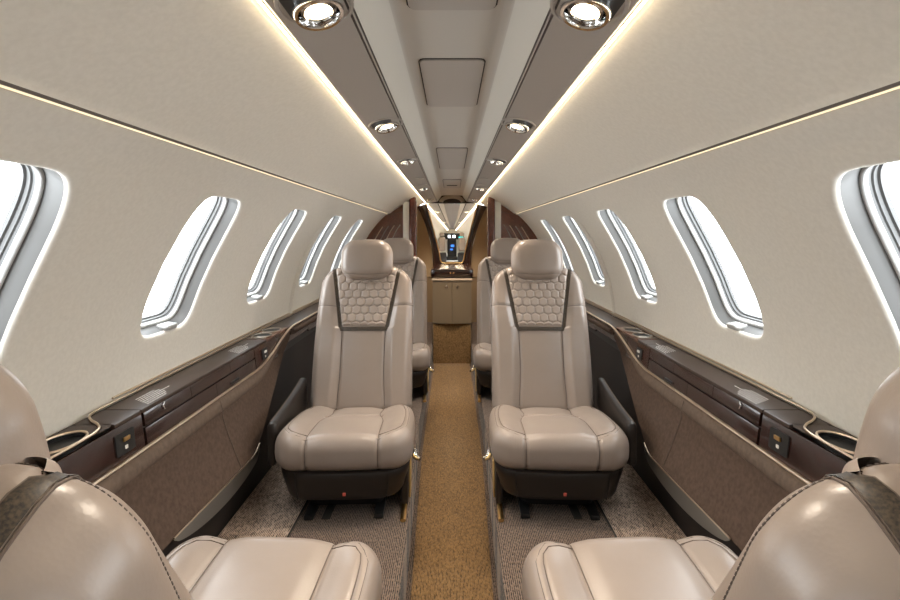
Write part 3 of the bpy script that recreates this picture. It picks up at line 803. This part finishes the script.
    m = MB(); m.rbox((0, 0, 0), (0.220, 0.098, 0.170), 0.040, 0.058, (60, 26, 60), warp=hwp, plan=(0, 2))
    hrot = Matrix.Rotation(-lean * 0.75, 3, 'X'); ho = back(0, 0.016, 0.628)
    m.v = [tuple(ho + hrot @ Vector(v)) for v in m.v]; bvh = bvh_of(m); hd = m.build('headrest', M['leather'], root, angle=180)
    a = MB(); q = []
    for k in range(31):
        x = -0.104 + 0.208 * k / 30; z = -0.070 + 0.010 * (x / 0.1) ** 2
        h = bvh.ray_cast(ho + hrot @ Vector((x, -0.3, z)), hrot @ Vector((0, 1, 0)))
        if h[0] is not None: q.append(h[0])
    a.tube(q, 0.0009, 5); a.build('piping', M['seam'], hd)
    a = MB(); q = []
    for k in range(120):
        t = 2 * PI * k / 120
        dr = Vector((math.cos(t), 0, math.sin(t))); h = bvh.ray_cast(ho + hrot @ (dr * 0.5 + Vector((0, 0.014, 0))), hrot @ (-dr))
        if h[0] is not None: q.append(h[0])
    q = resample(q + [q[0]], 320)
    for i in range(0, 318, 2): a.tube([q[i], q[i].lerp(q[i + 1], 0.95)], 0.00055, 5)
    a.build('stitching', M['thread'], hd)
    a = MB(); a.rbox((0, 0, 0), (0.205, 0.075, 0.060), 0.012, 0, (8, 5, 5)); a.v = [tuple(back(0, 0.075, 0.622) + rotm @ Vector(v)) for v in a.v]; a.build('headrest_hollow', M['black'], root)  # black box standing in for the dark hollow under the headrest
    for sx in (-1, 1):
        a = MB(); a.tube([back(sx * 0.045, 0.05, 0.54), ho + hrot @ Vector((sx * 0.045, 0.02, -0.03))], 0.006, 10); a.build('headrest_post', M['chrome'], root)
    # ---- armrest, lowered, on the sidewall side
    def aw(p):
        x, y, z = p; t = (y + 0.20) / 0.44; return (x - wall * 0.0, y, z + 0.035 * t * t)
    m = MB(); m.rbox((wall * 0.232, 0.06, 0.225), (0.030, 0.42, 0.14), 0.014, 0.0, (6, 26, 10), warp=aw); arm = m.build('armrest', M['dark'], root)
    a = MB(); a.tube([(wall * 0.2395, 0.06 + y, 0.293 + 0.035 * ((y + 0.2) / 0.44) ** 2) for y in [-0.19 + 0.02 * k for k in range(20)]], 0.0022, 6); a.build('armrest_trim', M['suedepad'], arm)
    return root

def place(o, x, y, rz, label):
    o.location = (x, y, 0); o.rotation_euler = (0, 0, rz); tag(o, label, 'seat', None)
# aft-facing seats look towards the viewer; their sidewall is on -x for the left row
aftL = make_seat(20, -1); place(aftL, -0.346, 1.735, R(2.8), 'leather seat left of the aisle, facing the viewer with its whole cushion showing')
aftR = make_seat(20, 1); place(aftR, 0.346, 1.735, R(-2.8), 'leather seat right of the aisle, facing the viewer with its whole cushion showing')
o = copy_tree(aftL); place(o, -0.340, 2.84, R(3.0), 'left seat mostly hidden behind the whole left seat, by the forward cabinet')
o = copy_tree(aftR); place(o, 0.340, 2.84, R(-3.0), 'right seat mostly hidden behind the whole right seat, by the forward cabinet')
# near seats face forward (turned by 180 degrees), so the sidewall side swaps
def near(o):                # headrest pushed down, seat pan slid forward
    for k in o.children:
        if k.name.startswith('headrest') and 'post' not in k.name: k.location = (0, 0.0, -0.050)
        if k.name.startswith(('seat_cushion', 'base_skirt')): k.location = (0, -0.055, 0.0)
o = copy_tree(aftR); near(o); place(o, -0.362, 0.752, R(176.5), 'near left seat seen from behind its shoulder, cut by the bottom left corner')
o = copy_tree(aftL); near(o); place(o, 0.362, 0.752, R(-176.5), 'near right seat seen from behind its shoulder, cut by the bottom right corner')

# ------------------------------------------------------------------ forward partitions, cabinet, cockpit
def arc_panel(s, w_):
    t = empty('partition', (s * 0.55, YP, ZC)); org = Vector(t.location)
    def put(mb, name, m, ang=38, parent=None):
        if s < 0: mb = mirror(mb)
        mb.v = [tuple(Vector(v) - org) for v in mb.v]; return mb.build(name, m, parent or t, angle=ang)
    # wood sheet: from the pale strip out to the lining
    xs = 0.402; out = []
    th0 = math.degrees(math.acos(xs / (RC - 0.001)))
    for k in range(31):
        th = lerp(th0, -32, k / 30); out.append(cyl(th, 0, -0.0135 if th > TH_UP else -0.001))
    prof = [(p[0], p[2]) for p in out] + [(xs, 0.0)]
    a = MB(); a.prism(prof, YP, YP + 0.03); put(a, 'wood_sheet', M['wood2'])
    a = MB(); a.box(0.353, 0.401, YP - 0.005, YP + 0.03, 0.0, CZ + 0.275); put(a, 'lit_gap_strip', M['cream'])  # cream strip whose pale colour stands in for a lit gap
    a = MB(); a.rbox((0.3205, YP + 0.01, (CZ + 0.31) / 2), (0.062, 0.07, CZ + 0.31), 0.012, 0.0, (6, 6, 30)); put(a, 'post', M['woodpost'])
    a = MB(); a.tube([(0.404, YP - 0.001, CZ + 0.19), (0.53, YP - 0.001, CZ + 0.163)], 0.0015, 5); put(a, 'panel_seam', M['groove'])
    for k in range(4):
        x1 = 0.424 + 0.048 * k; a = MB()
        pts = spline([(x1 + 0.0, YP - 0.002, CZ + 0.085 - 0.006 * k), (x1 + 0.035, YP - 0.002, CZ + 0.03 - 0.006 * k), (x1 + 0.085, YP - 0.002, CZ - 0.08), (x1 + 0.12, YP - 0.002, CZ - 0.20)], 20)
        a.tube(pts, 0.0042, 6); put(a, 'inlay', M['gold' if k % 2 else 'steel'])
    tag(t, 'mahogany partition with curved pale inlays and rounded edge on the %s of the cabin' % w_, 'partition')
arc_panel(-1, 'left'); arc_panel(1, 'right')

# dividing wall with the tapered opening
YD = Y1
def divider():
    b = MB()
    inner = [(0.262, 0.318), (0.222, 0.18), (0.172, -0.01), (0.130, -0.18), (0.116, -0.262), (0.098, -0.285)]
    frame_i = inner; 
    outer = [(0.355, 0.290), (0.300, 0.18), (0.247, 0.03), (0.205, -0.15), (0.190, -0.44)]
    # fabric wall pieces outside the frame
    for s in (-1, 1):
        o = [(s * x, z) for x, z in outer]
        pr = o + [(s * 0.80, -0.44), (s * 0.80, 0.345), (s * 0.352, 0.345)]
        b.prism([(x, CZ + z) for x, z in pr], YD, YD + 0.03)
    b.box(-0.8, 0.8, YD, YD + 0.03, -0.02, CZ - 0.43)
    struct(b.build('wall_front', M['fabric'], smooth=False), 'beige fabric front wall with tapered opening')
    fr_ = MB(); gl = MB()
    def dens(p, n): return [(q.x, q.z) for q in spline([(x, 0, z) for x, z in p], n)]
    oi = dens(inner, 20); oo = dens(outer, 20)
    for s in (-1, 1):
        y = YD - 0.02
        rows = [[(s * x, y, CZ + z) for x, z in oo], [(s * x, y - 0.006, CZ + z) for x, z in [(lerp(a[0], c[0], 0.5), lerp(a[1], c[1], 0.5)) for a, c in zip(oo, oi)]], [(s * x, y, CZ + z) for x, z in oi], [(s * x, YD + 0.04, CZ + z) for x, z in oi]]
        fr_.grid(rows); fr_.grid([[(s * x, YD, CZ + z) for x, z in oo], rows[0]])
    x, z = oi[-1]
    fr_.prism([(-0.19, CZ - 0.44), (0.19, CZ - 0.44), (0.19, CZ - 0.27), (-0.19, CZ - 0.27)][::-1], YD - 0.02, YD + 0.0)
    fr_.prism([(-0.36, CZ + 0.322), (0.36, CZ + 0.322), (0.36, CZ + 0.42), (-0.36, CZ + 0.42)], YD - 0.005, YD + 0.03)
    f0 = fr_.build('opening_frame', M['wood'], angle=30); tag(f0, 'dark polished wood frame round the tapered opening built in place of the mirror', 'frame')
    pts = [(-x, YD - 0.026, CZ + z) for x, z in oi] + [(x, YD - 0.026, CZ + z) for x, z in oi[::-1]]
    gl.tube(resample(pts, 90), 0.011, 8, flat=0.6); gl.build('gold_rim', M['brass'], f0)
    # lit arch across the ceiling end
    a = MB(); pts = [(0.11 * math.cos(PI * k / 20), Y1 - 0.02, CZ + 0.335 + 0.055 * math.sin(PI * k / 20)) for k in range(21)]
    a.tube(pts, 0.02, 8); struct(a.build('trim_1', M['hatch']))
divider()

# passage, lamps and cockpit modelled in depth in place of a mirror's reflection
YE = 11.5
def reflect_taper(x, z, y):          # lining drawn in so its light strips converge as in the reflection
    u = (y - YD) / (YE - YD); return (x * lerp(1, 0.34, u), y, CZ + (z * lerp(1, 0.34, u) if z > 0 else z * lerp(1, 0.70, u)))
p = MB(); yy_ = [YD + 0.031 + (YE - YD - 0.031) * k / 6 for k in range(7)]
for s in (-1, 1):
    pts = [cyl(70 - 6 * k, 0) for k in range(18)]
    p.grid([[reflect_taper(s * q[0], q[2] - CZ, y) for y in yy_] for q in pts], mi=0)
    for pr, mi in ((((0.271, 0.322), (0.157, 0.339)), 1), (((0.157, 0.339), (0.147, 0.341)), 2), (((0.147, 0.341), (0.107, 0.397), (0, 0.402)), 1)):
        p.grid([[reflect_taper(s * x, z, y) for y in yy_] for x, z in pr], mi=mi)
p.grid([[reflect_taper(x, -1.045, y) for y in yy_] for x in (-0.8, 0.8)], mi=3); p.box(-0.8, 0.8, YE, YE + 0.02, -0.2, 1.35, mi=0)
struct(p.build('wall_passage', [M['wall'], M['taupe'], M['groove'], M['carpet']], recalc=False, angle=30), 'pale lining of the passage modelled for the reflected cabin')
for s, w_ in ((-1, 'left'), (1, 'right')):
    t = MB(); t.tube([reflect_taper(0.262, 0.315, YD + 0.04), reflect_taper(0.262, 0.315, YE - 0.1)], 0.004, 6)
    if s < 0: t = mirror(t)
    tag(t.build('cove_light', M['led'], smooth=False), 'far light strip of the reflected cabin, modelled beyond the tapered opening on the %s' % w_, 'light')
    for y in (6.2, 8.4):
        t = MB(); q = reflect_taper(s * 0.20, 0.322, y); t.rbox(q, (0.07, 0.12, 0.012), 0.004, 0.03, (8, 8, 2)); t.disc(0.016, (q[0], q[1], q[2] - 0.008), seg=16, mi=1)
        tag(t.build('downlight', [M['cream'], M['lamp']]), '%s ceiling lamp on the %s of the reflected cabin, modelled beyond the tapered opening' % ('nearer' if y < 7 else 'farther', w_), 'light')
# instrument panel
yi = 11.2
t = empty('instrument_panel', (0, yi, CZ - 0.12))
m = MB(); m.rbox((0, 0, 0.085), (0.56, 0.12, 0.13), 0.03, 0.05, (16, 6, 8)); m.rbox((0, -0.02, 0.14), (0.42, 0.14, 0.04), 0.018, 0.03, (14, 6, 4)); m.rbox((0, -0.05, -0.19), (0.20, 0.16, 0.50), 0.02, 0, (8, 6, 14)); m.build('console_body', M['black'], t)
for x, z, w, h, k in ((-0.060, 0.085, 0.055, 0.062, 'screen'), (0.045, 0.085, 0.055, 0.062, 'screen'), (0.20, 0.03, 0.10, 0.10, 'screen3'), (0.01, -0.12, 0.075, 0.05, 'screen2'), (-0.01, -0.20, 0.06, 0.035, 'screen2')):
    m = MB(); m.rbox((x, -0.075 if z > 0 else -0.135, z), (w, 0.012, h), 0.004, 0, (4, 2, 4)); m.build('display', M[k], t)
m = MB(); m.rbox((0, -0.12, -0.40), (0.62, 0.30, 0.08), 0.03, 0, (12, 8, 4)); m.build('lower_shelf', M['black'], t)
tag(t, 'dark instrument panel of the reflected cockpit with small lit screens at the end of the passage', 'panel')
for s, w_ in ((-1, 'left'), (1, 'right')):
    t = empty('pilot_seat', (s * 0.215, 10.75, -0.15))
    m = MB(); m.rbox((0, 0, 0.84), (0.15, 0.10, 0.30), 0.035, 0.04, (10, 6, 12), plan=(0, 2)); m.build('backrest', M['quilt'], t)
    m = MB(); m.rbox((0, 0, 1.045), (0.10, 0.07, 0.09), 0.03, 0.02, (8, 6, 8), plan=(0, 2)); m.build('headrest', M['quilt'], t)
    m = MB(); m.rbox((0, 0.0, 0.55), (0.19, 0.24, 0.22), 0.03, 0, (8, 8, 6)); m.rbox((0, 0.0, 0.38), (0.14, 0.18, 0.14), 0.01, 0, (3, 3, 3)); m.build('seat_base', M['dark'], t)
    tag(t, 'tiny pale pilot seat on the %s of the reflected cockpit console' % w_, 'seat')

# forward cabinet with counter and doors
t = empty('forward_cabinet', (0, 4.5, 0))
zs, zt_ = CZ - 0.713, CZ - 0.370
def capb(mb, name, m, parent=None, ang=38):
    mb.v = [tuple(Vector(v) - Vector((0, 4.5, 0))) for v in mb.v]; return mb.build(name, m, parent or t, angle=ang)
m = MB(); m.box(-0.158, 0.158, YP - 0.03, YD - 0.03, 0.004, zt_); m.box(-0.122, 0.122, YP - 0.03, YP + 0.2, AISLE + 0.002, 0.02); capb(m, 'body', M['cab'])
m = MB()
m.box(-0.150, 0.150, YP - 0.05, YP - 0.032, AISLE + 0.002, zs - 0.01); capb(m, 'carpeted_kick', M['runner'])
for s in (-1, 1):
    # bowed front: two doors meeting at a shallow ridge
    m = MB(); v = [(s * 0.002, YP - 0.085), (s * 0.158, YP - 0.055), (s * 0.158, YP - 0.035), (s * 0.002, YP - 0.035)]
    n = 4; m.add([(x, y, zs) for x, y in v] + [(x, y, zt_ - 0.006) for x, y in v], [(0, 1, 2, 3), (4, 7, 6, 5), (0, 4, 5, 1), (1, 5, 6, 2), (2, 6, 7, 3), (3, 7, 4, 0)])
    d = capb(m, 'door', M['cab'])
    m = MB(); m.lathe([(0.0, 0.014), (0.008, 0.013), (0.0105, 0.008), (0.006, 0.004), (0.005, 0.0)], (s * 0.044, YP - 0.078, zt_ - 0.042), (0, -1, 0), seg=20); capb(m, 'knob', M['chrome'], d)
m = MB(); v = [(-0.165, YP - 0.06), (0, YP - 0.092), (0.165, YP - 0.06), (0.165, YD - 0.03), (-0.165, YD - 0.03)]
m.add([(x, y, zt_ - 0.003) for x, y in v] + [(x, y, zt_ + 0.008) for x, y in v], [(0, 1, 2, 3, 4), (9, 8, 7, 6, 5)] + [(i, (i + 1) % 5, 5 + (i + 1) % 5, 5 + i) for i in range(5)])
capb(m, 'counter', M['gold'])
m = MB(); m.rbox((0, 4.62, zt_ + 0.045), (0.37, 0.80, 0.072), 0.015, 0.03, (12, 12, 4)); up = capb(m, 'upper_drawer', M['wood'])
for s in (-1, 1):
    m = MB(); m.lathe([(0.0, 0.012), (0.006, 0.011), (0.007, 0.0)], (s * 0.013, 4.22, zt_ + 0.05), (0, -1, 0), seg=16); capb(m, 'knob', M['brass'], up)
tag(t, 'bronze two-door cabinet with bowed front and carpeted foot at the head of the aisle', 'cabinet')
# fabric side screens between partition and dividing wall
for s, w_ in ((-1, 'left'), (1, 'right')):
    m = MB(); rows = []
    for k in range(13):
        u = k / 12; y = lerp(YP + 0.046, YD - 0.001, u); x = lerp(0.333, 0.36, u)
        rows.append([(s * x, y, lerp(0.0, CZ + 0.318, q / 6)) for q in range(7)])
    m.grid(rows); m.grid([[(p[0] + s * 0.012, p[1], p[2]) for p in r] for r in rows])
    tag(m.build('side_screen', M['fabric']), 'beige fabric side screen behind the %s wooden post' % w_, 'screen')

# ------------------------------------------------------------------ light
w = bpy.data.worlds.new('sky'); bpy.context.scene.world = w; w.use_nodes = True
bg = w.node_tree.nodes['Background']; bg.inputs['Color'].default_value = (0.93, 0.97, 1.0, 1); bg.inputs['Strength'].default_value = 5.2
for sgn in (-1, 1):
    for cy in WIN_Y:
        L = bpy.data.lights.new('window_portal', 'AREA'); L.shape = 'RECTANGLE'; L.size = 0.30; L.size_y = 0.46; L.cycles.is_portal = True
        o = bpy.data.objects.new('window_portal', L); C.objects.link(o)
        th = math.radians(TH_C); n_ = Vector((-sgn * math.cos(th), 0, -math.sin(th)))
        p_ = cyl(TH_C, cy, 0.078); o.location = (sgn * p_[0], p_[1], p_[2])
        y_ = Vector((0, 1, 0)); z_ = -n_; x_ = y_.cross(z_)
        o.matrix_world = Matrix(((y_.x, -x_.x, z_.x, o.location.x), (y_.y, -x_.y, z_.y, o.location.y), (y_.z, -x_.z, z_.z, o.location.z), (0, 0, 0, 1)))

# ------------------------------------------------------------------ camera
cam = bpy.data.cameras.new('camera'); co = bpy.data.objects.new('camera', cam); C.objects.link(co)
co.location = (0, 0, CZ); co.rotation_euler = (R(90), 0, 0)
cam.sensor_fit = 'HORIZONTAL'; cam.sensor_width = 36; cam.lens = 36 * 500 / 900
cam.shift_x = -2 / 900; cam.shift_y = -65 / 900; cam.clip_start = 0.02
sc = bpy.context.scene; sc.camera = co
sc.view_settings.view_transform = 'Standard'; sc.view_settings.look = 'None'; sc.view_settings.gamma = 1; sc.view_settings.exposure = 1.1
sc.cycles.max_bounces = 10; sc.cycles.diffuse_bounces = 6
